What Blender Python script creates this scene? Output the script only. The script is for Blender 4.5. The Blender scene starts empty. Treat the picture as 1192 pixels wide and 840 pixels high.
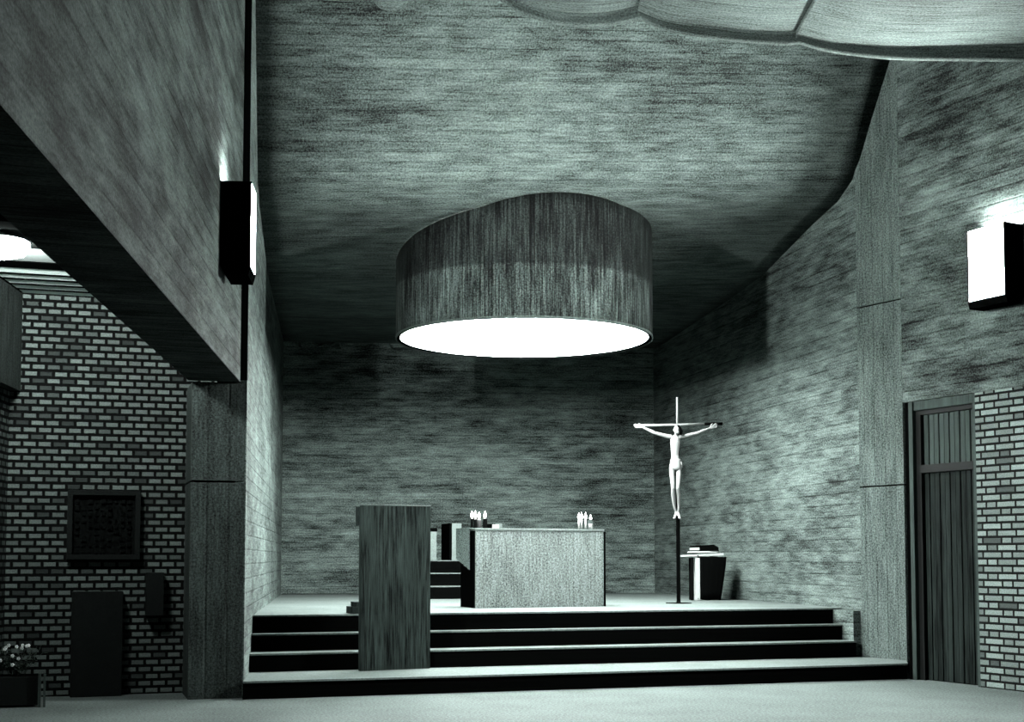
import bpy, bmesh, math, random
from mathutils import Vector, Matrix
random.seed(7)
PI = math.pi
scene = bpy.context.scene
COL = scene.collection

# ------------------------------------------------------------------ helpers
def tagp(o, label=None, cat=None, group=None, kind=None):
    if label: o['label'] = label
    if cat: o['category'] = cat
    if group: o['group'] = group
    if kind: o['kind'] = kind
    return o

def empty(name, loc, label, cat, rz=0.0, group=None):
    o = bpy.data.objects.new(name, None)
    COL.objects.link(o)
    o.empty_display_size = 0.1
    o.location = loc
    o.rotation_euler = (0, 0, rz)
    return tagp(o, label, cat, group)

class MB:
    """collects shapes in one mesh"""
    def __init__(self):
        self.v = []; self.f = []; self.uv = []      # uv: optional per-face list
        self.smooth = []
    def face(self, idx, uv=None, smooth=False):
        self.f.append(list(idx)); self.uv.append(uv); self.smooth.append(smooth)
    def prism(self, pts, z0, z1):
        """pts: counter-clockwise outline; z0/z1 numbers or functions of (x, y)"""
        a = sum(pts[i][0]*pts[(i+1) % len(pts)][1]-pts[(i+1) % len(pts)][0]*pts[i][1] for i in range(len(pts)))
        if a < 0: pts = pts[::-1]
        n = len(pts); b = len(self.v)
        for p in pts: self.v.append((p[0], p[1], z0(*p) if callable(z0) else z0))
        for p in pts: self.v.append((p[0], p[1], z1(*p) if callable(z1) else z1))
        self.face([b+i for i in range(n)][::-1]); self.face([b+n+i for i in range(n)])
        for i in range(n):
            j = (i+1) % n
            self.face([b+i, b+j, b+n+j, b+n+i])
        return self
    def box(self, x0, x1, y0, y1, z0, z1):
        return self.prism([(x0, y0), (x1, y0), (x1, y1), (x0, y1)], z0, z1)
    def hexa(self, bot, top):
        b = len(self.v); self.v += list(bot)+list(top)
        self.face([b+3, b+2, b+1, b]); self.face([b+4, b+5, b+6, b+7])
        for i in range(4):
            j = (i+1) % 4; self.face([b+i, b+j, b+4+j, b+4+i])
        return self
    def lathe(self, prof, seg=32, c=(0, 0, 0), smooth=True, cap=True):
        """prof: list of (r, z)"""
        b = len(self.v)
        for r, z in prof:
            for k in range(seg):
                t = 2*PI*k/seg
                self.v.append((c[0]+r*math.cos(t), c[1]+r*math.sin(t), c[2]+z))
        for i in range(len(prof)-1):
            for k in range(seg):
                l = (k+1) % seg
                self.face([b+i*seg+k, b+i*seg+l, b+(i+1)*seg+l, b+(i+1)*seg+k], None, smooth)
        if cap:
            self.face([b+k for k in range(seg)][::-1])
            m = b+(len(prof)-1)*seg
            self.face([m+k for k in range(seg)])
        return self
    def tube(self, pts, rad, seg=10, cap=True, flat=1.0, side=None):
        pts = [Vector(p) for p in pts]
        if not isinstance(rad, (list, tuple)): rad = [rad]*len(pts)
        b = len(self.v); n = len(pts); prev = None
        for i, p in enumerate(pts):
            d = (pts[min(i+1, n-1)]-pts[max(i-1, 0)]).normalized()
            if prev is None:
                a = Vector(side) if side else (Vector((0, 0, 1)) if abs(d.z) < .9 else Vector((1, 0, 0)))
            else: a = prev
            u = (a-d*a.dot(d)).normalized(); w = d.cross(u); prev = u
            for k in range(seg):
                t = 2*PI*k/seg
                self.v.append(tuple(p+u*math.cos(t)*rad[i]+w*math.sin(t)*rad[i]*flat))
        for i in range(n-1):
            for k in range(seg):
                l = (k+1) % seg
                self.face([b+i*seg+k, b+i*seg+l, b+(i+1)*seg+l, b+(i+1)*seg+k], None, True)
        if cap:
            self.face([b+k for k in range(seg)][::-1]); m = b+(n-1)*seg
            self.face([m+k for k in range(seg)])
        return self
    def ball(self, c, r, seg=14, rings=9):
        if not isinstance(r, (list, tuple)): r = (r, r, r)
        b = len(self.v)
        for i in range(1, rings):
            ph = PI*i/rings
            for k in range(seg):
                t = 2*PI*k/seg
                self.v.append((c[0]+r[0]*math.sin(ph)*math.cos(t), c[1]+r[1]*math.sin(ph)*math.sin(t), c[2]-r[2]*math.cos(ph)))
        lo = len(self.v); self.v.append((c[0], c[1], c[2]-r[2])); self.v.append((c[0], c[1], c[2]+r[2]))
        for i in range(rings-2):
            for k in range(seg):
                l = (k+1) % seg
                self.face([b+i*seg+k, b+i*seg+l, b+(i+1)*seg+l, b+(i+1)*seg+k], None, True)
        m = b+(rings-2)*seg
        for k in range(seg):
            l = (k+1) % seg
            self.face([lo, b+l, b+k], None, True); self.face([lo+1, m+k, m+l], None, True)
        return self
    def mesh(self, name):
        me = bpy.data.meshes.new(name)
        me.from_pydata([tuple(v) for v in self.v], [], self.f)
        me.update()
        uvl = me.uv_layers.new(name='UVMap')
        for pi, p in enumerate(me.polygons):
            p.use_smooth = self.smooth[pi]
            uv = self.uv[pi]
            n = p.normal
            if abs(n.z) > .92: t = Vector((1, 0, 0)); bb = Vector((0, 1, 0))
            else:
                t = Vector((-n.y, n.x, 0)).normalized(); bb = n.cross(t)
            for k, li in enumerate(p.loop_indices):
                co = me.vertices[me.loops[li].vertex_index].co
                uvl.data[li].uv = uv[k] if uv else (co.dot(t), co.dot(bb))
        return me
    def build(self, name, mat, parent=None, bevel=0.0, loc=None):
        o = bpy.data.objects.new(name, self.mesh(name))
        COL.objects.link(o)
        o.data.materials.append(mat)
        if parent: o.parent = parent
        if loc: o.location = loc
        if bevel:
            m = o.modifiers.new('bevel', 'BEVEL'); m.width = bevel; m.segments = 2; m.limit_method = 'ANGLE'
        return o

def struct(name, mb, mat, bevel=0.0, parent=None):
    o = mb.build(name, mat, parent, bevel)
    if not parent: o['kind'] = 'structure'
    return o

def copy_tree(o, parent=None):
    c = o.copy(); COL.objects.link(c)
    if parent: c.parent = parent
    for ch in [x for x in bpy.data.objects if x.parent == o]:
        copy_tree(ch, c)
    return c

# ------------------------------------------------------------------ materials
TINT = (0.80, 1.0, 0.93)
class NT:
    def __init__(self, name):
        self.m = bpy.data.materials.new(name); self.m.use_nodes = True
        self.t = self.m.node_tree; self.t.nodes.clear()
        self.out = self.n('ShaderNodeOutputMaterial'); self.p = self.n('ShaderNodeBsdfPrincipled')
        self.t.links.new(self.p.outputs[0], self.out.inputs[0])
    def n(self, k, **kw):
        x = self.t.nodes.new(k)
        for a, b in kw.items(): setattr(x, a, b)
        return x
    def l(self, a, b): self.t.links.new(a, b)
    def put(self, sock, v):
        if isinstance(v, bpy.types.NodeSocket): self.l(v, sock)
        else: sock.default_value = v
    def math(self, op, a, b=0.0, c=0.0):
        x = self.n('ShaderNodeMath', operation=op)
        self.put(x.inputs[0], a); self.put(x.inputs[1], b); self.put(x.inputs[2], c)
        return x.outputs[0]
    def uv(self):
        x = self.n('ShaderNodeUVMap'); s = self.n('ShaderNodeSeparateXYZ'); self.l(x.outputs[0], s.inputs[0])
        return s.outputs[0], s.outputs[1]
    def xyz(self, a, b, c=0.0):
        x = self.n('ShaderNodeCombineXYZ'); self.put(x.inputs[0], a); self.put(x.inputs[1], b); self.put(x.inputs[2], c)
        return x.outputs[0]
    def white(self, vec):
        x = self.n('ShaderNodeTexWhiteNoise', noise_dimensions='3D'); self.l(vec, x.inputs['Vector']); return x.outputs['Value']
    def noise(self, vec, scale, det=4.0, rough=.6):
        x = self.n('ShaderNodeTexNoise'); self.l(vec, x.inputs['Vector'])
        x.inputs['Scale'].default_value = scale; x.inputs['Detail'].default_value = det; x.inputs['Roughness'].default_value = rough
        return x.outputs['Fac']
    def ramp(self, fac, lo, hi, a, b):
        """map fac lo..hi to a..b clamped"""
        x = self.n('ShaderNodeMapRange'); self.put(x.inputs[0], fac)
        for i, v in enumerate((lo, hi, a, b)): x.inputs[1+i].default_value = v
        return x.outputs[0]
    def grey(self, val, tint=TINT, rough=.85, bump=None, strength=.4, dist=.01, spec=.01, metal=0.0):
        mul = self.n('ShaderNodeVectorMath', operation='SCALE'); mul.inputs[0].default_value = tint
        self.put(mul.inputs['Scale'], val); self.l(mul.outputs[0], self.p.inputs['Base Color'])
        self.p.inputs['Roughness'].default_value = rough
        self.p.inputs['Specular IOR Level'].default_value = spec
        self.p.inputs['Metallic'].default_value = metal
        if bump is not None:
            b = self.n('ShaderNodeBump'); b.inputs['Strength'].default_value = strength; b.inputs['Distance'].default_value = dist
            self.l(bump, b.inputs['Height']); self.l(b.outputs[0], self.p.inputs['Normal'])
        return self.m

def concrete(name, tone, vertical=False, board=.12, contrast=1.0, seed=0.0, tint=TINT, joints=.5, streak=1.0, fine=38.0, ul=2.6, seam=None, gamma=1.25):
    s = NT(name); u, v = s.uv()
    if vertical: u, v = v, u
    row = s.math('FLOOR', s.math('DIVIDE', v, board))
    off = s.white(s.xyz(row, seed, 3.1))
    u2 = s.math('ADD', u, s.math('MULTIPLY', off, 5.0))
    plank = s.math('FLOOR', s.math('DIVIDE', u2, 2.9))
    tonep = s.white(s.xyz(row, plank, seed+1.7))
    fv = s.math('FRACT', s.math('DIVIDE', v, board))
    edge = s.math('MINIMUM', fv, s.math('SUBTRACT', 1.0, fv))
    jl = s.ramp(edge, 0.0, .09, 1.0, 0.0)
    fu = s.math('FRACT', s.math('DIVIDE', u2, 2.9))
    je = s.ramp(fu, 0.0, .005, 1.0, 0.0)
    st = s.noise(s.xyz(s.math('MULTIPLY', u2, ul), s.math('MULTIPLY', v, fine), seed), 1.0, 6.0, .72)
    st2 = s.noise(s.xyz(s.math('MULTIPLY', u, 1.7), s.math('MULTIPLY', v, 6.0), seed+9), 1.3, 6.0, .68)
    bl = s.noise(s.xyz(s.math('MULTIPLY', u, .45), s.math('MULTIPLY', v, .9), seed+20), 1.2, 4.0, .6)
    gr = s.noise(s.xyz(u, v, seed), 48.0, 4.0, .85)
    val = s.math('ADD', 1.0, s.math('MULTIPLY', s.ramp(st, .3, .7, -.6, .6), .8*streak))
    val = s.math('ADD', val, s.ramp(st2, .3, .7, -.6*contrast, .6*contrast))
    val = s.math('ADD', val, s.ramp(bl, .3, .7, -.45*contrast, .45*contrast))
    val = s.math('ADD', val, s.ramp(gr, .35, .65, -.75, .75))
    val = s.math('ADD', val, s.math('MULTIPLY', s.math('SUBTRACT', tonep, .5), .22*contrast))
    jn = s.ramp(s.noise(s.xyz(s.math('MULTIPLY', u, .8), row, seed+31), 1.0, 3.0, .6), .42, .60, .1, 1.5)
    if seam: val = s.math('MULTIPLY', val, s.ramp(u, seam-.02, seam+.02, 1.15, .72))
    val = s.math('SUBTRACT', val, s.math('MULTIPLY', s.math('MULTIPLY', jl, jn), joints))
    val = s.math('SUBTRACT', val, s.math('MULTIPLY', je, joints*.6))
    val = s.math('MULTIPLY', s.math('POWER', s.math('MAXIMUM', val, .06), gamma), tone)
    h = s.math('ADD', s.math('MULTIPLY', st, .5), s.math('MULTIPLY', jl, -.8))
    return s.grey(val, tint, .88, h, .5, .012, .05)

def brick(name, tone, long_, short, row, joint, rjoint, seed=0.0, dark=.15, joint_shade=.003):
    s = NT(name); u, v = s.uv()
    per = long_+short
    r = s.math('FLOOR', s.math('DIVIDE', v, row))
    par = s.math('MODULO', s.math('ABSOLUTE', r), 2.0)
    sh = per/2 if short > 0 else long_/2
    u2 = s.math('ADD', s.math('ADD', u, 40*per), s.math('MULTIPLY', par, sh))
    k = s.math('FLOOR', s.math('DIVIDE', u2, per)); m = s.math('MULTIPLY', s.math('FRACT', s.math('DIVIDE', u2, per)), per)
    if short > 0:
        isS = s.math('GREATER_THAN', m, long_)
        m = s.math('SUBTRACT', m, s.math('MULTIPLY', isS, long_))
        wd = s.math('ADD', long_, s.math('MULTIPLY', isS, short-long_))
        k = s.math('ADD', k, s.math('MULTIPLY', isS, .5))
    else: wd = long_
    eu = s.math('MINIMUM', m, s.math('SUBTRACT', wd, m))
    vv = s.math('MULTIPLY', s.math('FRACT', s.math('DIVIDE', v, row)), row)
    ev = s.math('MINIMUM', vv, s.math('SUBTRACT', row, vv))
    nz = s.math('MULTIPLY', s.math('SUBTRACT', s.noise(s.xyz(u, v, seed), 40, 3), .5), .006)
    a = s.ramp(s.math('SUBTRACT', s.math('ADD', eu, nz), joint/2), -.002, .002, 0, 1)
    b = s.ramp(s.math('SUBTRACT', s.math('ADD', ev, nz), rjoint/2), -.002, .002, 0, 1)
    mask = s.math('MULTIPLY', a, b)
    w = s.white(s.xyz(k, r, seed))
    bt = s.math('ADD', .65, s.math('MULTIPLY', w, .5))
    w2 = s.white(s.xyz(k, r, seed+5))
    bt = s.math('MULTIPLY', bt, s.ramp(w2, dark-.02, dark+.12, .3, 1.0))
    gr = s.noise(s.xyz(u, v, seed+3), 70, 4, .7)
    bt = s.math('MULTIPLY', bt, s.ramp(gr, .3, .7, .6, 1.35))
    val = s.math('ADD', joint_shade, s.math('MULTIPLY', mask, s.math('MULTIPLY', bt, tone)))  # joints coloured near black for the shadow in their deep recesses
    return s.grey(val, (.82, 1.0, .94), .9, mask, .9, .015, .05)

def speckle(name, tone, amt=.5, tint=(.84, 1, .95), scale=60, rough=.7, big=.15):
    s = NT(name); g = s.n('ShaderNodeNewGeometry').outputs['Position']
    a = s.noise(g, scale, 3, .8); b = s.noise(g, 1.3, 4, .6)
    val = s.math('ADD', 1.0, s.math('ADD', s.ramp(a, .35, .65, -amt, amt), s.ramp(b, .3, .7, -big, big)))
    return s.grey(s.math('MULTIPLY', val, tone), tint, rough, a, .15, .004)

def wood(name, tone, vertical=True, amt=.8, tint=(.75, 1, .92), fine=60, rough=.6, plank=0):
    s = NT(name); u, v = s.uv()
    if vertical: u, v = v, u
    a = s.noise(s.xyz(s.math('MULTIPLY', u, 2.2), s.math('MULTIPLY', v, fine), 2.0), 1.0, 5, .7)
    b = s.noise(s.xyz(s.math('MULTIPLY', u, .8), s.math('MULTIPLY', v, 7), 5.0), 1.0, 4, .6)
    g = s.noise(s.xyz(u, v, 1.0), 150, 2, .7)
    val = s.math('ADD', 1.0, s.math('ADD', s.ramp(a, .3, .7, -amt, amt), s.ramp(b, .3, .7, -.35, .35)))
    val = s.math('ADD', val, s.ramp(g, .3, .7, -.3, .3))
    if plank:
        w = s.white(s.xyz(s.math('FLOOR', s.math('DIVIDE', v, plank)), 1.0, 2.0))
        val = s.math('ADD', val, s.math('MULTIPLY', s.math('SUBTRACT', w, .5), .7))
    val = s.math('MULTIPLY', s.math('MAXIMUM', val, .1), tone)
    return s.grey(val, tint, rough, a, .3, .004)

def plain(name, tone, tint=(.88, 1, .96), rough=.6, amt=.06, metal=0.0, spec=.06):
    s = NT(name); g = s.n('ShaderNodeNewGeometry').outputs['Position']
    a = s.noise(g, 35, 3, .6)
    return s.grey(s.math('MULTIPLY', s.ramp(a, .3, .7, 1-amt, 1+amt), tone), tint, rough, None, spec=spec, metal=metal)

def emit(name, strength, color=(.93, 1.0, .98)):
    s = NT(name)
    s.p.inputs['Base Color'].default_value = (.8, .8, .8, 1)
    s.p.inputs['Emission Color'].default_value = (*color, 1)
    s.p.inputs['Emission Strength'].default_value = strength
    return s.m

M = dict(
    wall_back=concrete('board_concrete_back', .050, seed=1, contrast=1.1, tint=TINT),
    wall_side=concrete('board_concrete_side', .040, seed=4, contrast=.9, board=.14, tint=TINT),
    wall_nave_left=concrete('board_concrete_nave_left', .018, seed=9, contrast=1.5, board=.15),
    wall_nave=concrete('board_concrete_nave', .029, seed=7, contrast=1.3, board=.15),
    ceil=concrete('board_concrete_ceiling', .033, seed=11, contrast=.8, board=.11, joints=.35),
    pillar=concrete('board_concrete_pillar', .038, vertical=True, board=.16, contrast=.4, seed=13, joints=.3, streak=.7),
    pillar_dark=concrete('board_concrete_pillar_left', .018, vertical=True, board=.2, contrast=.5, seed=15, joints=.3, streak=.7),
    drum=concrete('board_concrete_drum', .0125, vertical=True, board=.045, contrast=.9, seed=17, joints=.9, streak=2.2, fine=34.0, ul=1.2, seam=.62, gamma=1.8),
    altar=concrete('altar_concrete', .088, vertical=True, board=.1, contrast=.35, seed=19, joints=.2, streak=.6, tint=(.86, 1, .96), gamma=1.1),
    sail=concrete('vault_concrete', .022, seed=23, contrast=.5, board=.2, joints=.1),
    brick_left=brick('brick_header_bond', .062, .138, 0, .068, .028, .028, 2, .12, .001),
    brick_right=brick('brick_flemish_bond', .095, .25, .135, .073, .024, .024, 5, .04, .002),
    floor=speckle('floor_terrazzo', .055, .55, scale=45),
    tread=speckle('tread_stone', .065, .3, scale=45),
    riser=plain('shaded_riser', .0008, rough=.9, spec=0.0),  # shade of the step fronts put into the colour, near black
    dark=plain('black_metal', .0015, rough=.8, spec=.0),
    black=plain('matt_black', .0008, rough=.9, spec=.0),
    ambo=wood('dark_stained_oak', .0105, fine=55, amt=1.3),
    door=wood('dark_door_boards', .0075, fine=30, plank=.08),
    frame=wood('door_frame_timber', .02, fine=40, amt=.4),
    darkframe=plain('dark_frame', .003, rough=.7),
    slat=wood('painted_ceiling_boards', .85, vertical=False, amt=.15, fine=20, tint=(.86, 1, .95)),
    panelw=plain('white_ceiling_panel', .10, rough=.8),
    white=plain('white_painted_wood', .17, (.95, 1, .98), .5),
    ivory=plain('white_carved_wood', .10, (.97, 1, .985), .5, .03),
    steel=plain('pale_steel', .09, (.93, 1, .97), .5),
    cloth=speckle('woven_altar_cloth', .08, .8, scale=70, tint=(.8, 1, .94), rough=.95, big=.3),
    blackcloth=plain('black_cloth', .0008, rough=.95, spec=.0),
    seatstone=speckle('seat_pale_panel', .085, .15, scale=40),
    wax=plain('candle_wax', .2, (1, 1, .98), .5),
    leaf=plain('dark_leaves', .01, (.7, 1, .8), .6),
    petal=plain('pale_petals', .2, (.95, 1, .97), .7),
    slab=speckle('dark_stone_slab', .005, .3, scale=50),
    relief=speckle('bronze_relief', .002, .8, scale=30, rough=.35),
    opal_big=emit('luminous_diffuser', 135.0),
    opal_left=emit('sconce_opal_glass_left', 2500.0), opal=emit('sconce_opal_glass', 2500.0),
    bulb=emit('lamp_bulb', 300.0), opal_small=emit('aisle_lamp_glass', 40.0), opal_band=emit('aisle_lamp_band', 5200.0),
    flame=emit('flame', 40.0, (1, .98, .94)),
    metalw=plain('bolt_metal', .03, rough=.4),
)

# ------------------------------------------------------------------ key lines of the plan
def lerp_line(P, Q):
    k = (Q[0]-P[0])/(Q[1]-P[1])
    return lambda y: P[0]+k*(y-P[1])
lw = lerp_line((1.535, 13.1), (3.26, 22.64))       # chancel left wall  x(y)
rw = lerp_line((8.80, 14.13), (9.41, 21.53))       # chancel right wall
nl = lerp_line((-.287, 5.331), (1.504, 13.281))    # nave left upper wall, inner face
nr = lerp_line((8.72, 13.1), (8.982, 11.5))        # nave right wall
YB = -7.0                                          # rear of the nave
ZT = 8.6
YS = 13.26                                         # nave/chancel joint on the left
pr = lerp_line((8.80, 14.13), (8.955, 13.46))      # right pillar face
yb = lambda x: 22.645-(x-3.26)*.1813               # back wall

# ------------------------------------------------------------------ floor, platform, steps
fl = MB(); fl.prism([(-6, YB), (13, YB), (13, 23.2), (-6, 23.2)], -.3, 0)
struct('floor', fl, M['floor'])

levels = [(13.10, 0.0, .17), (14.11, .17, .355), (14.41, .355, .535), (14.57, .535, .72)]
levels = [(13.10, 0.0, .17), (14.10, .17, .355), (14.40, .355, .535), (14.60, .535, .72)]
TH = .018
for i, (y, z0, z1) in enumerate(levels):
    yn = levels[i+1][0] if i < 3 else None
    yr = yn+.02 if yn else y+.3
    xr = 8.72 if i == 0 else 8.70
    if i == 0:
        pts = [(lw(y)+.003, y), (8.715, y), (8.95, 13.46), (8.79, 14.12), (8.79, yn), (lw(yn)+.003, yn)]
    elif i < 3:
        pts = [(lw(y)+.003, y), (xr, y), (xr, yn), (lw(yn)+.003, yn)]
    if i < 3:
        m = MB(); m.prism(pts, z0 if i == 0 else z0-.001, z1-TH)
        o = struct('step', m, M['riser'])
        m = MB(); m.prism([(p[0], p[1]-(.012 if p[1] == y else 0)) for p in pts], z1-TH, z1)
        t = m.build('tread', M['tread'], o)
# platform
y = 14.60
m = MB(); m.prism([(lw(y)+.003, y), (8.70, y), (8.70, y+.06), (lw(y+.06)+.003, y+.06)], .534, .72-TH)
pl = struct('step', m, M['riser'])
m = MB(); m.prism([(lw(y)+.003, y-.012), (8.70, y-.012), (8.70, 14.63), (rw(14.63)-.003, 14.63), (rw(21.5)-.003, 21.5), (9.40, yb(9.40)-.004), (lw(22.6)+.003, yb(3.27)-.004)], .72-TH, .72)
struct('floor_chancel', m, M['tread'])
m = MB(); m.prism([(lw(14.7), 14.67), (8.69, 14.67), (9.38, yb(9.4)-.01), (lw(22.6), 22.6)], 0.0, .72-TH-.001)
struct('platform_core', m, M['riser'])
# concrete stringer at the right end of the steps
m = MB(); m.prism([(8.705, 14.16), (8.795, 14.16), (8.84, 14.62), (8.705, 14.62)], .17, .70)
struct('trim_1', m, M['wall_side'])

# ------------------------------------------------------------------ ceiling of the chancel
PROF = [(13.3, 8.75), (13.4, 8.5), (13.75, 7.72), (14.1, 6.98), (14.45, 6.25), (14.66, 5.78), (14.80, 5.57), (15.2, 5.40), (15.95, 5.27), (16.7, 5.11), (17.5, 4.99), (19.0, 4.93), (21.0, 4.90), (23.6, 4.88)]
def zprof(s):
    if s <= PROF[0][0]: return PROF[0][1]
    for (a, za), (b, zb) in zip(PROF, PROF[1:]):
        if s <= b: return za+(zb-za)*(s-a)/(b-a)
    return PROF[-1][1]
def zc(x, y): return zprof(y+.07*x)+.07*(x-5)*max(0, min(1, (21-y)/5))
def xr_lim(y): return rw(y) if y > 14.13 else pr(y)
m = MB(); NX = 24
ss = []
for (a, za), (b, zb) in zip(PROF, PROF[1:]):
    k = max(1, int((b-a)/.25))
    ss += [a+(b-a)*j/k for j in range(k)]
ss.append(PROF[-1][0])
arc = 0; prev = None
rows = []
for s in ss:
    if prev is not None: arc += math.hypot(s-prev[0], zprof(s)-prev[1])
    prev = (s, zprof(s))
    row = []
    for i in range(NX+1):
        f_ = i/NX
        yy = s-.07*5
        for _ in range(4):
            xa = lw(yy)-.02; xb = (xr_lim(yy) if yy > 13.4 else 8.97)+.02
            x = xa+(xb-xa)*f_; yy = s-.07*x
        yc = min(yy, yb(x)+.05)
        row.append(len(m.v)); m.v.append((x, yc, zc(x, yc)))
    rows.append((row, arc))
for (r0, a0), (r1, a1) in zip(rows, rows[1:]):
    for i in range(NX):
        x0 = m.v[r0[i]][0]; x1 = m.v[r0[i+1]][0]
        m.face([r0[i], r0[i+1], r1[i+1], r1[i]], [(x0, a0), (x1, a0), (x1, a1), (x0, a1)], True)
o = struct('ceiling_chancel', m, M['ceil'])
sm = o.modifiers.new('solid', 'SOLIDIFY'); sm.thickness = .15; sm.offset = 1
for p in o.data.polygons: p.use_smooth = True

# ------------------------------------------------------------------ chancel walls
T = .3
m = MB(); m.prism([(lw(22.64)-.02, 22.64), (9.41+T, yb(9.41+T)), (9.41+T, yb(9.41)+T), (3.26-T, 22.7+T), (3.26-T, 22.70)], 0, 5.3)
struct('wall_back', m, M['wall_back'])
m = MB(); m.prism([(rw(14.13), 14.13), (rw(21.6), 21.6), (rw(21.6)+T, 21.6), (rw(14.13)+T, 14.13)], 0, 7.0)
struct('wall_right', m, M['wall_side'])
m = MB(); m.prism([(lw(13.32), 13.32), (lw(22.7), 22.7), (lw(22.7)-T, 22.7), (lw(13.32)-T, 13.32)], 3.02, 8.5)
m.prism([(lw(YS), YS), (lw(22.7), 22.7), (lw(22.7)-T, 22.7), (lw(YS)-.1, YS+.02)], 0, 3.02)
struct('wall_left', m, M['wall_side'])

m = MB(); m.prism([(1.40, 13.29), (lw(13.31)-.003, 13.29), (lw(13.31)-.003, 13.315), (1.40, 13.315)], 3.025, 8.5)
struct('trim_60', m, M['black'])  # black cap paints the shade of the open slot
# left pillar, in two lifts of concrete with a joint between
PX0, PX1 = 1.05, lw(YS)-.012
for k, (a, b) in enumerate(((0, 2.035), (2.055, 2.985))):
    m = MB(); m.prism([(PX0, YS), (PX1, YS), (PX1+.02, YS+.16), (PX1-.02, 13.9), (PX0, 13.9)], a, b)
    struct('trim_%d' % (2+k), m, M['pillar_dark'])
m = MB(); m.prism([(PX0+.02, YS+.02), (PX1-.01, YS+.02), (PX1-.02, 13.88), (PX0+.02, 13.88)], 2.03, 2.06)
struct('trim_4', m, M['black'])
# right pillar
for k, (a, b) in enumerate(((.17, 2.14), (2.158, 4.262), (4.28, ZT))):
    m = MB(); m.prism([(8.80, 14.128), (pr(13.46), 13.46), (pr(13.46)+.35, 13.5), (9.2, 14.128)], a, b)
    struct('trim_%d' % (5+k), m, M['pillar'])
for k, z in enumerate((2.14, 4.262)):
    m = MB(); m.prism([(8.83, 14.11), (pr(13.46)+.02, 13.48), (9.2, 13.52), (9.18, 14.1)], z-.005, z+.023)
    struct('trim_%d' % (8+k), m, M['black'])

# ------------------------------------------------------------------ nave walls
m = MB(); m.prism([(nl(YB), YB), (nl(YS), YS), (nl(YS)-.485, YS), (nl(YB)-.44, YB)], 3.0, ZT)
struct('wall_left_upper', m, M['wall_nave_left'])
WT = .4
m = MB(); m.prism([(nr(YB), YB), (nr(13.1), 13.1), (nr(13.1)+WT, 13.1), (nr(YB)+WT, YB)], 3.035, ZT)
struct('wall_right_upper', m, M['wall_nave'])
YD0, YD1 = 12.06, 13.02         # door opening
m = MB(); m.prism([(nr(YB), YB), (nr(YD0), YD0), (nr(YD0)+WT, YD0), (nr(YB)+WT, YB)], 0, 3.03)
struct('wall_right_brick', m, M['brick_right'])
m = MB(); m.prism([(nr(YD1)+.05, YD1), (nr(13.1)+.02, 13.095), (nr(13.1)+WT, 13.095), (nr(YD1)+WT, YD1)], 0, 3.03)
struct('trim_10', m, M['black'])
# rear wall and main roof (behind and above the camera)
m = MB(); m.box(nl(YB)-.6, nr(YB)+.5, YB-.3, YB, 0, ZT)
struct('wall_rear', m, M['wall_nave'])
m = MB(); m.box(-3.6, 12.6, YB-.3, 14.2, ZT, ZT+.2)
struct('ceiling', m, M['sail'])

# door
u_ = Vector((nr(12)-nr(13), -1, 0)).normalized()        # along the wall towards the camera
n_ = Vector((-abs(u_.y), 0, 0)); n_ = Vector((u_.y, -u_.x, 0)).normalized()
if n_.x > 0: n_ = -n_
def dpt(s, d):     # s metres from the far jamb towards the camera, d metres out into the nave
    b = Vector((nr(YD1), YD1, 0))
    p = b+u_*s+n_*d
    return (p.x, p.y)
W = math.hypot(nr(YD0)-nr(YD1), YD1-YD0)
def dbox(m, s0, s1, d0, d1, z0, z1): m.prism([dpt(s0, d0), dpt(s1, d0), dpt(s1, d1), dpt(s0, d1)], z0, z1)
door = bpy.data.objects.new('door_1', None); COL.objects.link(door); door['kind'] = 'structure'
m = MB(); dbox(m, 0.0, .06, -.2, -.0, 0, 3.03); dbox(m, W-.045, W-.002, -.2, -.01, 0, 3.03); dbox(m, .06, W-.045, -.2, -.02, 2.93, 3.03)
m.build('door_frame', M['frame'], door)
m = MB(); dbox(m, .06, .13, -.2, -.05, 0, 2.93); dbox(m, .13, W-.045, -.2, -.045, 2.245, 2.33); dbox(m, .13, W-.045, -.2, -.05, 2.88, 2.93); dbox(m, W-.075, W-.045, -.2, -.05, 0, 2.93)
m.build('door_rail', M['darkframe'], door)
def boards(z0, z1, nb):
    m = MB(); a, b = .14, W-.08; k = (b-a)/nb
    for i in range(nb):
        dbox(m, a+i*k+.006, a+(i+1)*k-.006, -.13, -.085-.006*(i % 2), z0, z1)
    return m
boards(0.01, 2.24, 10).build('door_leaf', M['door'], door)
m = MB(); dbox(m, .13, W-.07, -.19, -.125, 0.0, 2.93); m.build('door_backing', M['black'], door)
boards(2.335, 2.875, 10).build('transom_panel', M['frame'], door)

# ------------------------------------------------------------------ left aisle
al = lerp_line((-.603, 13.95), (-5.0, -5.6))
m = MB(); m.prism([(-1.0, 13.95), (1.5, 13.95), (1.5, 14.2), (-1.0, 14.2)], 0, 3.95)
struct('wall_aisle_end', m, M['brick_left'])
m = MB(); m.prism([(al(13.95), 13.95), (al(YB), YB), (al(YB)-.3, YB), (al(13.95)-.3, 13.95)], 0, 3.95)
struct('wall_aisle_side', m, M['brick_left'])
m = MB(); m.prism([(al(13.94)+.10, 13.94), (al(YB)+.10, YB), (al(YB)+.005, YB), (al(13.94)+.005, 13.94)], 2.92, 3.86)
struct('trim_11', m, M['pillar_dark'])
m = MB(); m.prism([(al(YB)-.3, YB), (nl(YB)-.45, YB), (nl(14.1)-.47, 14.1), (al(14.1)-.3, 14.1)], 3.95, 4.05)
struct('ceiling_aisle', m, M['black'])
k = 0
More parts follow.
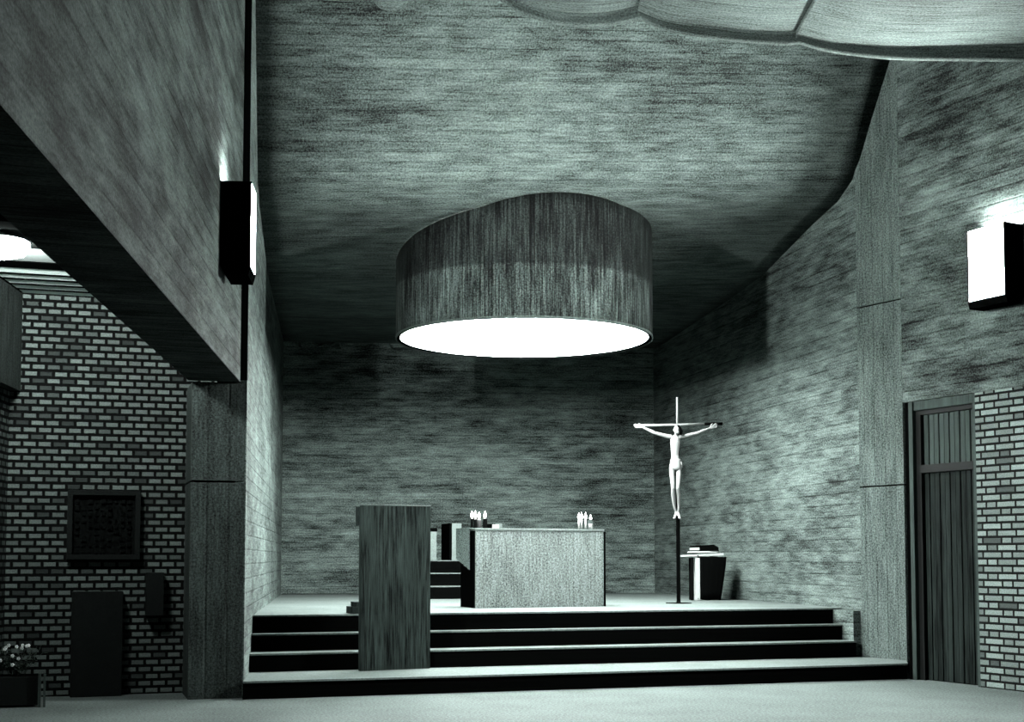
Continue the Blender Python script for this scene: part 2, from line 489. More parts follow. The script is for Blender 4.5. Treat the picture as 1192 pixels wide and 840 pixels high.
def aslab(y0, y1, z, mat, nm, zt=3.94):
    m = MB(); m.prism([(al(y0)+.11, y0), (nl(y0)-.49, y0), (nl(y1)-.49, y1), (al(y1)+.11, y1)], z, zt)
    return struct(nm, m, mat)
n = 12
m = MB(); m.prism([(al(12.72)+.11, 12.72), (nl(12.72)-.49, 12.72), (nl(13.93)-.49, 13.93), (al(13.93)+.11, 13.93)], 3.879, 3.94)
struct('ceiling_aisle_backing', m, M['black'])
aslab(12.72, 13.93, 3.872, M['slat'], 'trim_%d' % n, 3.8785); n += 1
yy = 12.955
while yy < 13.9:
    aslab(yy, yy+.055, 3.866, M['black'], 'trim_%d' % n, 3.8715); n += 1; yy += .245  # black strips stand in for the shadow gaps between the ceiling boards
aslab(12.42, 12.71, 3.866, M['black'], 'trim_%d' % n); n += 1
aslab(11.86, 12.41, 3.87, M['panelw'], 'trim_%d' % n); n += 1
aslab(11.62, 11.85, 3.86, M['black'], 'trim_%d' % n); n += 1
aslab(11.06, 11.61, 3.87, M['panelw'], 'trim_%d' % n); n += 1
aslab(10.80, 11.05, 3.83, M['black'], 'trim_%d' % n); n += 1
yy = 4.0
while yy < 10.7:
    aslab(yy, yy+.75, 3.87, M['panelw'], 'trim_%d' % n); n += 1; yy += .85

# aisle ceiling lamp
L = empty('ceiling_lamp', (-.62, 11.45, 3.868), 'round glowing lamp with dark rim on the low aisle ceiling', 'lamp')
MB().lathe([(.12, -.0), (.12, -.02), (.25, -.03), (.265, -.045), (.25, -.055)], 40).build('lamp_shade', M['black'], L)
MB().lathe([(.25, -.055), (.252, -.09)], 40, cap=False).build('glass_band', M['opal_band'], L)
MB().lathe([(.252, -.091), (.252, -.10), (.22, -.145), (.12, -.175), (.01, -.18)], 40).build('diffuser', M['opal_small'], L)

# relief panel, slab, box on the aisle end wall
YA = 13.95
R = empty('wall_relief', (.285, YA, 1.64), 'dark square relief in a grey frame on the left brick wall', 'wall relief')
m = MB()
a, b, w_ = .34, .335, .05
m.box(-a, a, -.09, -.002, b-w_, b); m.box(-a, a, -.09, -.002, -b, -b+w_); m.box(-a, -a+w_, -.09, -.002, -b+w_, b-w_); m.box(a-w_, a, -.09, -.002, -b+w_, b-w_)
m.build('frame', M['slab'], R, .004)
m = MB(); m.box(-a+w_, a-w_, -.03, -.004, -b+w_, b-w_)
rnd = random.Random(3)
for i in range(9):
    for j in range(9):
        if rnd.random() < .75:
            cx_, cz_ = -a+w_+.04+i*.0605, -b+w_+.03+j*.06
            h = .008+rnd.random()*.022; s_ = .01+rnd.random()*.014
            m.box(cx_-s_, cx_+s_, -.03-h, -.031, cz_-s_*rnd.uniform(.5, 1.3), cz_+s_*rnd.uniform(.5, 1.3))
m.build('relief_plate', M['relief'], R)
m = MB(); m.box(-.235, .24, -.16, -.003, 0, 1.0)
S = m.build('stone_slab', M['slab'], None, .008, (.235, YA, 0))
tagp(S, 'tall dark plain slab standing against the left brick wall under the relief', 'slab')
m = MB(); m.box(-.085, .085, -.15, -.003, 0, .42)
S = m.build('wall_box', M['slab'], None, .006, (.77, YA, .76))
tagp(S, 'small dark upright box fixed to the brick wall beside the left pillar', 'box')

# planter and its flowers
P = empty('planter', (-.46, 13.02, 0), 'low dark planter box in the bottom left corner', 'planter')
m = MB(); m.box(-.20, .21, -.02, .30, .02, .27)
m.build('trough', M['slab'], P, .004)
m = MB(); m.box(.19, .215, -.035, .0, 0, .30); m.box(.235, .255, -.03, .0, 0, .29)
m.build('corner_post', M['frame'], P, .003)
MB().box(-.19, .2, .0, .28, .265, .275).build('soil', M['black'], P)
F_ = empty('flowering_plant', (-.46, 13.16, .275), 'dark leafy plant with small pale blossoms growing in the planter', 'plant')
m = MB(); rnd = random.Random(5)
stems = MB()
tips = []
for i in range(34):
    ang = rnd.uniform(0, 2*PI); rr = rnd.uniform(.03, .19); h = rnd.uniform(.08, .27)
    tip = Vector((rr*math.cos(ang)*1.25, rr*math.sin(ang)*.6, h)); base = Vector((tip.x*.3, tip.y*.3, 0)); mid = (tip+base)/2+Vector((0, 0, .03))
    stems.tube([base, mid, tip], .0025, 5); tips.append(tip)
    for q in range(9):
        t = rnd.uniform(.3, 1); c = base.lerp(tip, t)
        d = Vector((rnd.uniform(-1, 1), rnd.uniform(-1, 1), rnd.uniform(-.2, .8))).normalized()*rnd.uniform(.03, .055)
        sd = d.cross(Vector((0, 0, 1))).normalized()*.012
        b0 = len(m.v); m.v += [tuple(c), tuple(c+d*.5+sd), tuple(c+d), tuple(c+d*.5-sd), tuple(c+d*.5+Vector((0, 0, .006)))]
        m.face([b0, b0+1, b0+4]); m.face([b0+1, b0+2, b0+4]); m.face([b0+2, b0+3, b0+4]); m.face([b0+3, b0, b0+4])
stems.build('stem', M['leaf'], F_); m.build('foliage', M['leaf'], F_)
fpos = [(-.09, -.06, .25), (-.065, -.08, .27), (-.10, -.07, .235), (.0, -.05, .255), (.05, -.04, .265), (.045, -.06, .24), (.085, -.05, .26), (.10, -.03, .262), (-.13, -.12, .14), (.02, -.12, .155), (-.03, -.13, .18), (-.03, -.13, .10)]
for p in fpos:
    m = MB()
    for k in range(5):
        t = 2*PI*k/5
        m.ball((p[0]+.009*math.cos(t), p[1]+.004*math.sin(t), p[2]+.009*math.sin(t)), (.008, .005, .008), 8, 5)
    m.build('blossom', M['petal'], F_)

# ------------------------------------------------------------------ light drum over the altar
DC = (5.33, 16.2); RO = 1.60; ZD = 4.05
D = empty('light_drum', (DC[0], DC[1], ZD), 'big round concrete drum with glowing white underside hanging over the altar', 'ceiling light')
m = MB(); seg = 144
ring = []
for k in range(seg+1):
    t = 2*PI*k/seg; x, y = RO*math.cos(t), RO*math.sin(t)
    zt = zc(DC[0]+x, DC[1]+y)-ZD-.02
    col = []
    for j in range(9):
        col.append(len(m.v)); m.v.append((x, y, zt*j/8))
    ring.append((col, t*RO, zt))
for (c0, u0, h0), (c1, u1, h1) in zip(ring, ring[1:]):
    for j in range(8):
        m.face([c0[j], c1[j], c1[j+1], c0[j+1]], [(u0, h0*j/8), (u1, h1*j/8), (u1, h1*(j+1)/8), (u0, h0*(j+1)/8)], True)
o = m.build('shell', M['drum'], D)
s_ = o.modifiers.new('solid', 'SOLIDIFY'); s_.thickness = .06; s_.offset = -1
MB().lathe([(RO-.012, -.02), (RO+.004, -.02), (RO+.004, .012), (RO-.012, .012)], 144, cap=False).build('rim', M['pillar'], D)
MB().lathe([(RO-.05, -.012), (RO-.013, -.012), (RO-.013, .03), (RO-.05, .03)], 144, cap=False).build('inner_ring', M['black'], D)
m = MB(); b = 0
m.lathe([(RO-.055, 0), (RO-.055, .02)], 144, smooth=False)
m.build('diffuser', M['opal_big'], D)
MB().ball((0, 0, -.012), (.03, .03, .01), 12, 6).build('boss', M['white'], D)

# ------------------------------------------------------------------ sconces
def sconce(at_y, z0, side, label, length=.42, dep=.26, h=.80):
    """side -1: on the left wall, 1: on the right wall"""
    ln = nl if side < 0 else nr
    d = Vector((ln(1)-ln(0), 1, 0)).normalized()
    out = Vector((d.y, -d.x, 0)) if side < 0 else Vector((-d.y, d.x, 0))
    root = empty('wall_lamp', (ln(at_y), at_y, z0), label, 'wall lamp', group='boxy lamps on the side walls')
    def P(s, o, z): v = d*s+out*o; return (v.x, v.y, z)
    def bx(m, s0, s1, o0, o1, z0_, z1_, cut=0.0):
        m.hexa([P(s0, o0+cut, z0_), P(s1, o0+cut, z0_), P(s1, o1-cut*.2, z0_), P(s0, o1-cut*.2, z0_)], [P(s0, o0, z1_), P(s1, o0, z1_), P(s1, o1, z1_), P(s0, o1, z1_)])
    m = MB()
    bx(m, 0, .02, .004, dep, .08, h); bx(m, length-.02, length, .004, dep, .08, h)     # ends
    m.hexa([P(.0, .05, 0), P(length, .05, 0), P(length, dep-.02, 0), P(0, dep-.02, 0)], [P(0, .004, .08), P(length, .004, .08), P(length, dep, .08), P(0, dep, .08)]); bx(m, .02, length-.02, .004, .02, .08, h); bx(m, .02, length-.02, .10, dep-.02, h-.02, h)
    bm_fix(m); m.build('housing', M['black'], root)
    m = MB(); bx(m, .021, length-.021, dep-.018, dep-.004, .082, h-.005); bm_fix(m); m.build('glass_panel', M['opal_left'] if side < 0 else M['opal'], root)
    m = MB(); bx(m, length*.42, length*.58, .03, .06, h-.06, h-.03); bm_fix(m); m.build('bulb', M['bulb'], root)
    return root
def bm_fix(mb):
    """make all normals point outwards"""
    bm = bmesh.new(); vs = [bm.verts.new(v) for v in mb.v]
    for f in mb.f: bm.faces.new([vs[i] for i in f])
    bmesh.ops.recalc_face_normals(bm, faces=bm.faces)
    bm.verts.index_update()
    mb.v = [tuple(v.co) for v in bm.verts]; mb.f = [[v.index for v in f.verts] for f in bm.faces]
    bm.free()
sconce(11.60, 3.69, -1, 'black box wall lamp seen edge on, on the left upper wall beside the dark slot')
sconce(11.38, 3.85, 1, 'black box wall lamp with bright white front on the right wall above the bricks', .50)

# weak unseen fill lights added behind the camera, no fixtures built
def area(name, loc, rot, sx, sy, power, spread=PI):
    l = bpy.data.lights.new(name, 'AREA'); l.shape = 'RECTANGLE'; l.size = sx; l.size_y = sy; l.energy = power; l.color = (.95, 1, .98); l.spread = spread
    o = bpy.data.objects.new(name, l); COL.objects.link(o); o.location = loc; o.rotation_euler = rot
    return o
for yy in (-1.0,):
    for sd, ln in ((-1, nl), (1, nr)):
        area('nave_fill', (ln(yy)-sd*.30, yy, 4.15), (PI/2, 0, -PI/2 if sd < 0 else PI/2), .4, .75, 30)

# ------------------------------------------------------------------ undulating vault edges above the chancel arch
FW = Vector((.304, .9527, 0)); RT = Vector((.9527, -.304, 0))
BASE = FW*13.2
def sail(name, pts, lip, back, rise, lip2):
    """pts: (side, height) of the lower front edge in metres; shell runs back over the nave"""
    n = 40
    # catmull-rom resample
    P = [pts[0]]+pts+[pts[-1]]
    smp = []
    for i in range(1, len(P)-2):
        for k in range(8):
            t = k/8
            q = []
            for c in range(len(P[0])):
                a, b, c_, d = (P[i-1][c], P[i][c], P[i+1][c], P[i+2][c])
                q.append(.5*((2*b)+(-a+c_)*t+(2*a-5*b+4*c_-d)*t*t+(-a+3*b-3*c_+d)*t**3))
            smp.append(q)
    smp.append(list(pts[-1]))
    m = MB(); R_ = []
    for s_i, (sx, hz) in enumerate(smp):
        row = []; L_ = lip+(lip2-lip)*s_i/(len(smp)-1)
        prof = [(0, .03), (.0, .0), (.03, -.012), (.055, .0), (.06, .02), (.062, L_*.6), (.066, L_), (.09, L_+.006), (.3, L_+.01), (1.0, L_+rise*.3), (back, L_+rise)]
        for (bk, up) in prof:
            p = BASE+RT*sx-FW*bk
            row.append(len(m.v)); m.v.append((p.x, p.y, hz+up))
        R_.append(row)
    for r0, r1 in zip(R_, R_[1:]):
        for i in range(len(prof)-1):
            a = prof[i][0]+prof[i][1]; b = prof[i+1][0]+prof[i+1][1]
            x0 = m.v[r0[i]][0]; x1 = m.v[r1[i]][0]
            m.face([r0[i], r0[i+1], r1[i+1], r1[i]], [(x0, a), (x0, b), (x1, b), (x1, a)], True)
    o = m.build(name, M['sail'])
    sd = o.modifiers.new('solid', 'SOLIDIFY'); sd.thickness = .05; sd.offset = 1
    o['kind'] = 'structure'
    return o
def px(xp, yp):      # metres sideways / height on the plane of the vault edge
    f = 1600.; p = math.radians(3.6); cy = 648-f*math.tan(p)
    b = (cy-yp)/f; a = (xp-596)/f
    k = 13.2/(math.cos(p)-b*math.sin(p))
    return (a*k, 1.33+k*(math.sin(p)+b*math.cos(p)))
sail('ceiling_vault', [px(*q) for q in ((560, -14), (585, 3), (610, 18), (650, 29), (700, 31), (750, 22), (800, 10), (870, -8))], .09, 3.5, .0, .12)
sail('ceiling_vault', [px(*q) for q in ((742, 22), (775, 36), (820, 44), (880, 51), (930, 52), (990, 44), (1060, 32), (1130, 20), (1200, 8), (1260, 0))], .07, 3.5, .05, .17)
sail('ceiling_vault', [px(*q) for q in ((925, 50), (960, 60), (1000, 66), (1045, 70), (1100, 71), (1150, 71.5), (1195, 72))], .06, 3.5, .0, .15)
sail('ceiling_vault', [px(*q) for q in ((436, 2), (443, 10), (455, 12.5), (468, 11), (480, 3), (490, -8))], .03, 1.2, .0, .03)

# ------------------------------------------------------------------ altar
al_rz = math.atan2(.148, 1.708)
A = empty('altar', (4.59, 15.83, .72), 'pale concrete block altar with vertical grain in the middle of the platform', 'altar', al_rz)
AW = 1.715; AH = .955; AD = .55
m = MB(); m.box(.0, AW, 0, .10, 0, AH-.03); m.build('front_slab', M['altar'], A, .006)
m = MB(); m.box(.02, AW-.02, .10, AD, 0, AH-.03); m.build('body', M['black'], A)
m = MB(); m.box(-.005, AW+.005, -.008, AD+.02, AH-.03, AH); m.build('altar_top', M['tread'], A, .004)
# black strips paint the shade on both end faces of the front slab
MB().box(-.012, 0.0, .004, .10, 0, AH-.032).build('edge_shade', M['black'], A)
MB().box(AW, AW+.02, -.01, .10, 0, AH-.032).build('edge_shade', M['black'], A)
# cloth hanging over the left end
C = MB(); nn = 10
th = .006
def cz(y): return AH-.50+(.12*(y-.12)/.4)
fr = []; 
for i in range(nn+1):
    yv = .115+(AD-.10)*i/nn
    off = -.03-.006*math.sin(i*2.1)
    fr.append((yv, off))
for lay in (0, 1):
    for (yv, off) in fr:
        o_ = off-(0 if lay == 0 else -th)
        for z in (AH+.006-(th if lay else 0), AH-.15, AH-.3, cz(yv)+.03, cz(yv)):
            C.v.append((o_, yv, z))
nz_ = 5; N1 = (nn+1)*nz_
for lay in (0, 1):
    for i in range(nn):
        for j in range(nz_-1):
            q = [lay*N1+i*nz_+j, lay*N1+(i+1)*nz_+j, lay*N1+(i+1)*nz_+j+1, lay*N1+i*nz_+j+1]
            C.face(q if lay else q[::-1], None, True)
CL = empty('altar_cloth', (4.59, 15.83, .72), 'rough grey woven cloth hanging over the left end of the altar', 'cloth', al_rz)
o = C.build('hanging_end', M['cloth'], CL)
MB().box(-.036, .12, .115, AD-.0, AH, AH+.006).build('cloth_top', M['cloth'], CL)

def on_altar(x, y): # local metres from the front left corner
    c, s = math.cos(al_rz), math.sin(al_rz)
    return (4.59+x*c-y*s, 15.83+x*s+y*c, .72+AH)

# candles
def candle(name, x, y, r, h, holder_h, mat, label, style, group):
    z = on_altar(x, y)
    zz = (z[0], z[1], z[2]+(.006 if x < .12 else 0))
    c = empty(name, zz, label, 'candle', al_rz, group)
    if style == 'dark':
        MB().lathe([(r+.008, 0), (r+.008, .012), (r+.003, .016), (r+.003, holder_h), (r-.002, holder_h)], 20).build('holder', mat, c)
    elif style == 'glass':
        m = MB(); m.lathe([(r*.55, 0), (r*.6, .01), (r*.95, holder_h*.95), (r+.002, holder_h)], 20, cap=False)
        for k in range(4):
            t = 2*PI*k/4+.5
            m.tube([(r*1.05*math.cos(t), r*1.05*math.sin(t), 0), (r*.3*math.cos(t+.5), r*.3*math.sin(t+.5), holder_h*.55), (r*1.05*math.cos(t+1), r*1.05*math.sin(t+1), holder_h)], .003, 6)
        m.build('holder', mat, c)
        MB().lathe([(r+.001, 0), (r+.006, .0), (r+.006, .012), (r+.001, .012)], 20, c=(0, 0, holder_h), cap=False).build('holder_ring', M['black'], c)
    else:
        MB().lathe([(r+.006, 0), (r+.006, .006), (r, .01)], 20).build('holder', M['black'], c)
    zb = .008
    MB().lathe([(r*.82, zb), (r*.82, h), (r*.6, h+.003)], 18).build('wax', M['wax'], c)
    MB().tube([(0, 0, h), (0, 0, h+.012)], .0018, 6).build('wick', M['black'], c)
    MB().lathe([(.002, h+.006), (.013, h+.02), (.017, h+.036), (.013, h+.056), (.005, h+.078), (.0005, h+.092)], 12).build('flame', M['flame'], c)
    return c
GL = 'candles on the altar'
candle('candle', .035, .20, .014, .115, .11, M['black'], 'lit candle in a slim black holder, outermost at the left end of the altar', 'dark', GL)
candle('candle', .078, .20, .016, .115, .105, M['black'], 'second lit candle from the altar left end, in a black holder', 'dark', GL)
candle('candle', .135, .22, .027, .110, .105, M['darkframe'], 'lit candle in a wide dark holder, third from the altar left end', 'dark', GL)
candle('candle', .205, .20, .024, .125, .120, M['black'], 'lit candle in a dark holder beside the small missal on the altar', 'dark', GL)
candle('candle', 1.47, .20, .016, .115, 0, M['wax'], 'white pillar candle, leftmost of the right hand group on the altar', 'plain', GL)
candle('candle', 1.515, .22, .016, .118, 0, M['wax'], 'white pillar candle, second of the right hand group on the altar', 'plain', GL)
candle('candle', 1.562, .20, .016, .118, 0, M['wax'], 'white pillar candle beside the openwork glass on the altar', 'plain', GL)
candle('candle', 1.635, .21, .034, .095, .118, M['seatstone'], 'lit candle in an openwork glass with dark rim at the altar right end', 'glass', GL)
bk = empty('missal', on_altar(.25, .24), 'small closed book with black cover lying on the altar beside the left candles', 'book', al_rz)
MB().box(0, .065, 0, .14, 0, .06).build('cover', M['black'], bk, .003)
MB().box(.067, .16, .01, .13, 0, .052).build('page_block', M['white'], bk, .002)

# ------------------------------------------------------------------ ambo
am_rz = math.atan2(.146, .771)
B = empty('lectern', (2.81, 13.885, .17), 'tall dark wood lectern standing on the bottom step left of the altar', 'lectern', am_rz)
AL = .785
m = MB(); m.box(0, AL, 0, .05, .0, 1.69); m.build('front_panel', M['ambo'], B, .004)
m = MB(); m.box(.02, AL-.02, .052, .10, .02, 1.66); m.build('back_panel', M['darkframe'], B)
m = MB(); m.box(-.016, AL+.0, .052, .115, 1.48, 1.675); m.build('reading_desk', M['ambo'], B, .004)
m = MB(); m.box(.26, AL, .0, .11, 1.692, 1.705); m.build('desk_top', M['tread'], B)
# kick block behind the lectern, on the platform
m = MB(); m.box(0, .5, 0, .28, 0, .075); m.box(.05, .5, .04, .28, .075, .125)
o = m.build('step_stool', M['ambo'], None, .003, (2.86, 14.64, .72))
tagp(o, 'low dark stepped stool on the platform edge just behind the lectern', 'stool')

# ------------------------------------------------------------------ dais with seats behind the altar
DX0, DX1 = 4.55, 6.95
for i in range(3):
    y0 = 19.42+i*.28; z0 = .72+i*.187
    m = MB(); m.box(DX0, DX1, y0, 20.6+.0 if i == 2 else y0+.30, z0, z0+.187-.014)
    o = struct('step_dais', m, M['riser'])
    MB().box(DX0, DX1, y0-.006, 20.6 if i == 2 else y0+.275, z0+.187-.014, z0+.187).build('tread', M['tread'], o)
zd = .72+3*.187
m = MB()
st = empty('block_seat', (4.72, 20.03, zd), 'pale block seat with dark cushion on the dais, partly behind the lectern', 'seat')
MB().box(0, .485, .0, .42, 0, .43).build('seat_block', M['seatstone'], st, .004)
MB().box(-.01, .495, -.01, .43, .43, .485).build('cushion', M['black'], st, .01)
def slab_seat(x, w, h, label):
    st = empty('slab_seat', (x, 20.0, zd), label, 'seat', group='upright seats on the dais')
    MB().box(0.015, w, 0, .45, 0, h).build('panel', M['seatstone'], st, .003)
    MB().box(-.02, .013, 0.01, .50, 0, h).build('side_panel', M['black'], st, .003)
slab_seat(5.42, .165, .555, 'upright pale seat with black side on the dais, visible left of the altar')
slab_seat(6.105, .12, .555, 'upright pale seat on the dais, hidden behind the altar')

# ------------------------------------------------------------------ side table by the right wall
tr = math.atan2(-.304, .9527)
Tt = empty('side_table', (8.19, 17.80, .72), 'white topped side table with black cloth standing by the right chancel wall', 'table', tr)
m = MB(); m.hexa([(0, 0, .61), (.60, 0, .63), (.60, .30, .63), (0.0, .30, .61)], [(0, 0, .635), (.60, 0, .665), (.60, .30, .665), (0, .30, .635)])
m.build('tabletop', M['white'], Tt, .004)
m = MB(); m.box(.20, .265, .015, .05, 0, .60); m.build('leg', M['white'], Tt, .003)
m = MB(); m.box(.135, .175, .02, .06, 0, .60); m.build('leg', M['dark'], Tt, .003)
m = MB(); m.box(.14, .18, .24, .28, 0, .60); m.build('leg', M['dark'], Tt, .003)
m = MB(); m.box(.215, .25, .25, .285, 0, .60); m.build('leg', M['white'], Tt, .003)
for z in (.045, .645):
    m = MB(); m.tube([(.235, -.004, z-.02), (.235, .016, z-.02)], .014 if z > .1 else .007, 12); m.build('bolt', M['metalw'], Tt)
# draped cloth: a closed, slightly bulging and tapering form
m = MB(); nseg = 12
def drape(x0, x1, zlist):
    rings = []
    for (z, xa, xb, ya, yb_) in zlist:
        row = []
        outl = []
        for i in range(nseg): outl.append((xa+(xb-xa)*i/nseg, ya-.012*math.sin(PI*i/nseg)-.004*math.sin(i*2.4)))
        for i in range(5): outl.append((xb+.008*math.sin(i*1.7), ya+(yb_-ya)*i/5))
        for i in range(nseg): outl.append((xb-(xb-xa)*i/nseg, yb_))
        for i in range(5): outl.append((xa, yb_-(yb_-ya)*i/5))
        for p in outl: row.append(len(m.v)); m.v.append((p[0], p[1], z+.006*math.sin(p[0]*30)))
        rings.append(row)
    for r0, r1 in zip(rings, rings[1:]):
        for i in range(len(r0)):
            j = (i+1) % len(r0); m.face([r0[i], r0[j], r1[j], r1[i]], None, True)
    m.face(rings[0][::-1]); m.face(rings[-1])
drape(0, 0, [(.008, .285, .555, .02, .26), (.12, .28, .575, .01, .27), (.3, .275, .60, 0, .28), (.48, .27, .625, -.012, .3), (.60, .27, .635, -.015, .31), (.612, .275, .63, -.012, .31)])
m.build('cloth_drape', M['blackcloth'], Tt)
m = MB(); m.hexa([(.09, -.01, .668), (.56, -.01, .672), (.58, .24, .672), (.11, .24, .668)], [(.11, 0, .688), (.36, 0, .692), (.56, .2, .688), (.12, .22, .688)])
ps = m.build('folded_cloth', M['white'], None, .006); ps.location = (8.19, 17.80, .72); ps.rotation_euler = (0, 0, tr)
tagp(ps, 'white folded cloth lying on the side table under the book', 'cloth')
bk = empty('book', (8.19, 17.80, .72), 'thick black covered book lying on top of the side table', 'book', tr)
m = MB(); m.hexa([(.125, .0, .694), (.54, .0, .694), (.54, .2, .694), (.125, .2, .694)], [(.13, .0, .704), (.53, .0, .704), (.53, .2, .704), (.13, .2, .704)])
m.hexa([(.13, .0, .745), (.53, .0, .745), (.53, .2, .745), (.13, .2, .745)], [(.15, .0, .765), (.46, .0, .785), (.48, .2, .785), (.15, .2, .765)])
m.box(.26, .53, .0, .2, .703, .746)
m.build('cover', M['black'], bk, .002)
MB().box(.14, .259, .004, .19, .705, .744).build('page_block', M['white'], bk)

# ------------------------------------------------------------------ crucifix
X0 = Vector((7.62, 16.656, .72)); cr = math.atan2(-.304, .9527)
K = empty('crucifix', tuple(X0), 'tall slender standing crucifix with white carved figure right of the altar', 'crucifix', cr)
MB().lathe([(.17, 0), (.17, .008), (.03, .012), (.026, .03)], 32).build('base_plate', M['dark'], K)
m = MB(); m.box(-.024, .024, -.024, .024, .02, 2.30); m.build('pole', M['black'], K, .003)
m = MB(); m.tube([(0, 0, 2.30), (0, 0, 2.73)], [.016, .012], 10); m.build('pole_tip', M['steel'], K)
m = MB(); m.tube([(-.575, 0, 2.352), (0, 0, 2.360), (.36, 0, 2.372)], .017, 10); m.build('crossbar', M['steel'], K)
m = MB(); m.tube([(.36, 0, 2.372), (.60, 0, 2.375)], [.018, .02], 10); m.build('crossbar_end', M['black'], K)
# the figure: one remeshed body (local axes: x right, -y towards the nave)
g = MB(); yF = -.085
def ln(pts, rad, **k): g.tube(pts, rad, 12, **k)
# torso
cxF = -.036
ln([(cxF-.004, yF, 1.80), (cxF-.002, yF-.005, 1.87), (cxF-.006, yF, 1.95), (cxF-.006, yF-.006, 2.04), (cxF-.004, yF-.008, 2.12), (cxF, yF, 2.185), (cxF, yF, 2.215)], [.060, .062, .050, .058, .068, .062, .03], flat=.62, side=(1, 0, 0))
for s in (-1, 1): g.ball((cxF+s*.070, yF, 2.195), (.034, .03, .030))
# neck and head, bowed forward to the right shoulder
ln([(cxF+.004, yF, 2.20), (cxF+.010, yF-.012, 2.235), (cxF+.014, yF-.028, 2.262)], [.025, .022, .022])
hd = Vector((cxF+.012, yF-.045, 2.285))
g.ball(tuple(hd), (.040, .047, .054)); g.ball((hd.x+.010, hd.y-.018, hd.z-.034), (.026, .028, .028))
g.tube([(hd.x+.004, hd.y-.043, hd.z+.006), (hd.x+.008, hd.y-.060, hd.z-.012)], [.006, .009], 8)      # nose
for s in (-1, 1):
    g.ball((hd.x+s*.040, hd.y+.006, hd.z-.004), (.008, .010, .014), 8, 6)                            # ears
g.tube([(hd.x-.008, hd.y-.044, hd.z-.036), (hd.x+.022, hd.y-.042, hd.z-.038)], .006, 6)            # lips
def arm(sh, el, wr, hand_dir):
    sh, el, wr = Vector(sh), Vector(el), Vector(wr)
    ln([sh, sh.lerp(el, .35), el, el.lerp(wr, .3), wr], [.028, .026, .020, .021, .013])
    hdv = Vector(hand_dir).normalized(); up = Vector((0, 0, 1)); up = (up-hdv*up.dot(hdv)).normalized()
    pm = wr+hdv*.045
    ln([wr, pm, wr+hdv*.07], [.013, .024, .022], flat=.5, side=tuple(up))
    for i, (o_, l_) in enumerate(((.020, .050), (.007, .058), (-.007, .054), (-.020, .042))):
        b0 = wr+hdv*.062+up*o_
        a = b0+hdv*l_*.55+up*o_*.25+Vector((0, -.006, 0)); c_ = b0+hdv*l_*.9+up*o_*.3+Vector((0, -.022, 0))
        g.tube([b0, a, c_], [.0062, .0058, .005], 7)
    t0 = wr+hdv*.02+up*.014
    g.tube([t0, t0+hdv*.022+up*.022+Vector((0, -.01, 0)), t0+hdv*.045+up*.026+Vector((0, -.018, 0))], [.0085, .007, .0055], 7)
arm((cxF-.085, yF, 2.195), (-.31, yF-.01, 2.245), (-.465, yF+.03, 2.325), (-1, .1, .18))
arm((cxF+.085, yF, 2.195), (.26, yF-.01, 2.245), (.42, yF+.03, 2.31), (1, .1, .45))
# legs, knees bent forward, feet crossed on the pole
ln([(-.082, yF, 1.83), (-.090, yF-.035, 1.70), (-.086, yF-.085, 1.56), (-.084, yF-.09, 1.50)], [.036, .034, .027, .025])
ln([(-.084, yF-.09, 1.51), (-.078, yF-.05, 1.42), (-.058, yF-.0, 1.28), (-.034, yF+.02, 1.20)], [.025, .028, .019, .014])
ln([(.002, yF, 1.83), (.000, yF-.035, 1.70), (-.014, yF-.085, 1.56), (-.022, yF-.09, 1.50)], [.036, .034, .027, .025])
ln([(-.022, yF-.09, 1.51), (-.004, yF-.05, 1.42), (.004, yF-.0, 1.28), (-.004, yF+.02, 1.20)], [.025, .028, .019, .014])
for dx, sx in ((-.032, -.034), (-.006, .008)):
    g.ball((dx, yF+.025, 1.19), (.018, .022, .024), 10, 7)
    ln([(dx, yF+.01, 1.185), (dx+sx*.45, yF-.03, 1.155), (dx+sx, yF-.065, 1.125)], [.018, .018, .013], flat=.75, side=(1, 0, 0))
    for k in range(5):
        q = Vector((dx+sx-.014+k*.007, yF-.066, 1.124)); g.tube([q, q+Vector((sx*.15, -.022-(.004 if k == 2 else 0), -.010))], [.0055, .004], 6)
tmp = bpy.data.objects.new('tmp', g.mesh('tmp')); COL.objects.link(tmp)
rm = tmp.modifiers.new('r', 'REMESH'); rm.mode = 'VOXEL'; rm.voxel_size = .0045
smo = tmp.modifiers.new('s', 'SMOOTH'); smo.factor = .5; smo.iterations = 3
dg = bpy.context.evaluated_depsgraph_get()
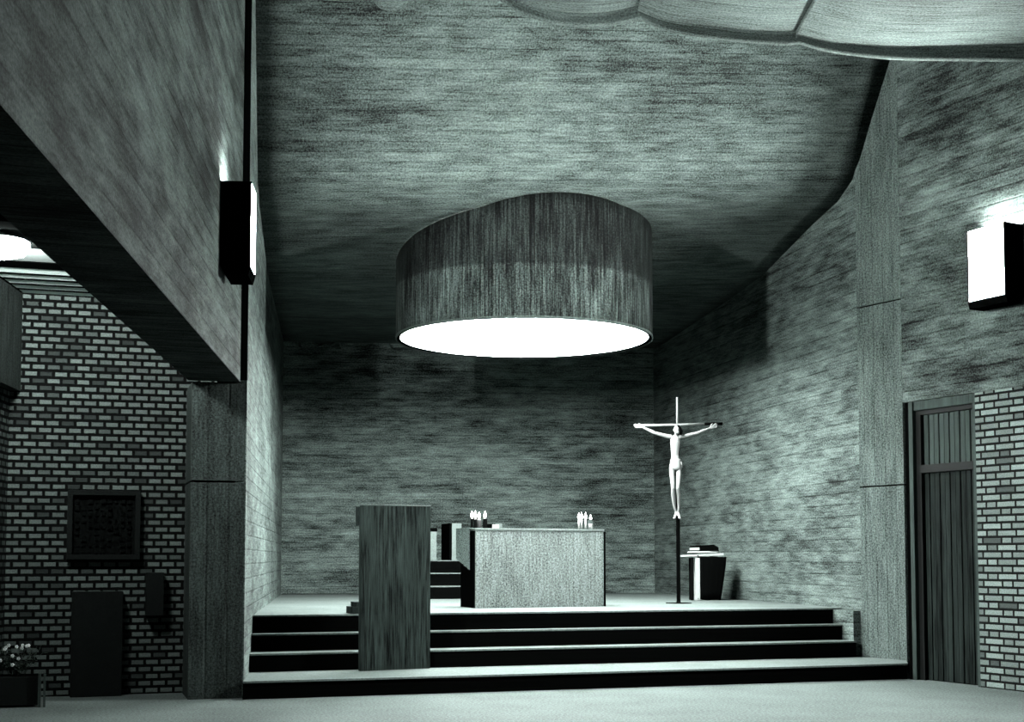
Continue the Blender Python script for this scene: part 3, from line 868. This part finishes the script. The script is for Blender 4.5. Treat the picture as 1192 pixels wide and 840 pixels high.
me = bpy.data.meshes.new_from_object(tmp.evaluated_get(dg)); me.name = 'figure'
bpy.data.objects.remove(tmp)
me.materials.clear(); me.materials.append(M['ivory'])
for p in me.polygons: p.use_smooth = True
fig = bpy.data.objects.new('figure', me); COL.objects.link(fig); fig.parent = K
fig['label'] = 'white carved figure with outstretched arms'
# loincloth
m = MB()
m.tube([(cxF-.004, yF, 1.765), (cxF-.002, yF-.006, 1.79), (cxF, yF-.004, 1.83), (cxF, yF-.002, 1.875), (cxF, yF, 1.895)], [.084, .082, .076, .070, .066], 20, flat=.78, side=(1, 0, 0))
m.tube([(cxF+.066, yF-.02, 1.87), (cxF+.078, yF-.02, 1.82), (cxF+.080, yF-.015, 1.785)], [.007, .009, .006], 10)
m.tube([(cxF-.066, yF-.02, 1.885), (cxF, yF-.052, 1.875), (cxF+.066, yF-.02, 1.868)], .009, 8)
m.build('loincloth', M['ivory'], fig)
# hair falling dark over the right side of the bowed head
m = MB()
m.ball((hd.x+.018, hd.y+.010, hd.z+.010), (.043, .046, .054), 14, 9)
m.tube([(hd.x+.036, hd.y+.0, hd.z+.02), (hd.x+.052, hd.y-.012, hd.z-.03), (hd.x+.056, hd.y-.015, hd.z-.07)], [.026, .028, .012], 10)
m.build('hair', M['black'], fig)

# ------------------------------------------------------------------ world and camera
w = bpy.data.worlds.new('world'); scene.world = w; w.use_nodes = True
w.node_tree.nodes['Background'].inputs[0].default_value = (0, 0, 0, 1)
w.node_tree.nodes['Background'].inputs[1].default_value = 0
cam = bpy.data.cameras.new('camera'); co = bpy.data.objects.new('camera', cam); COL.objects.link(co)
f = 1600.0; p = math.radians(3.6); cyp = 648-f*math.tan(p)
cam.sensor_width = 36; cam.lens = f*36/1192; cam.shift_y = (cyp-420)/1192
cam.clip_end = 100
co.location = (0, 0, 1.33); co.rotation_euler = (PI/2+p, 0, -math.radians(17.7))
scene.camera = co
vs = scene.view_settings
vs.view_transform = 'Standard'; vs.look = 'None'; vs.gamma = 1; vs.use_curve_mapping = False; vs.exposure = 0
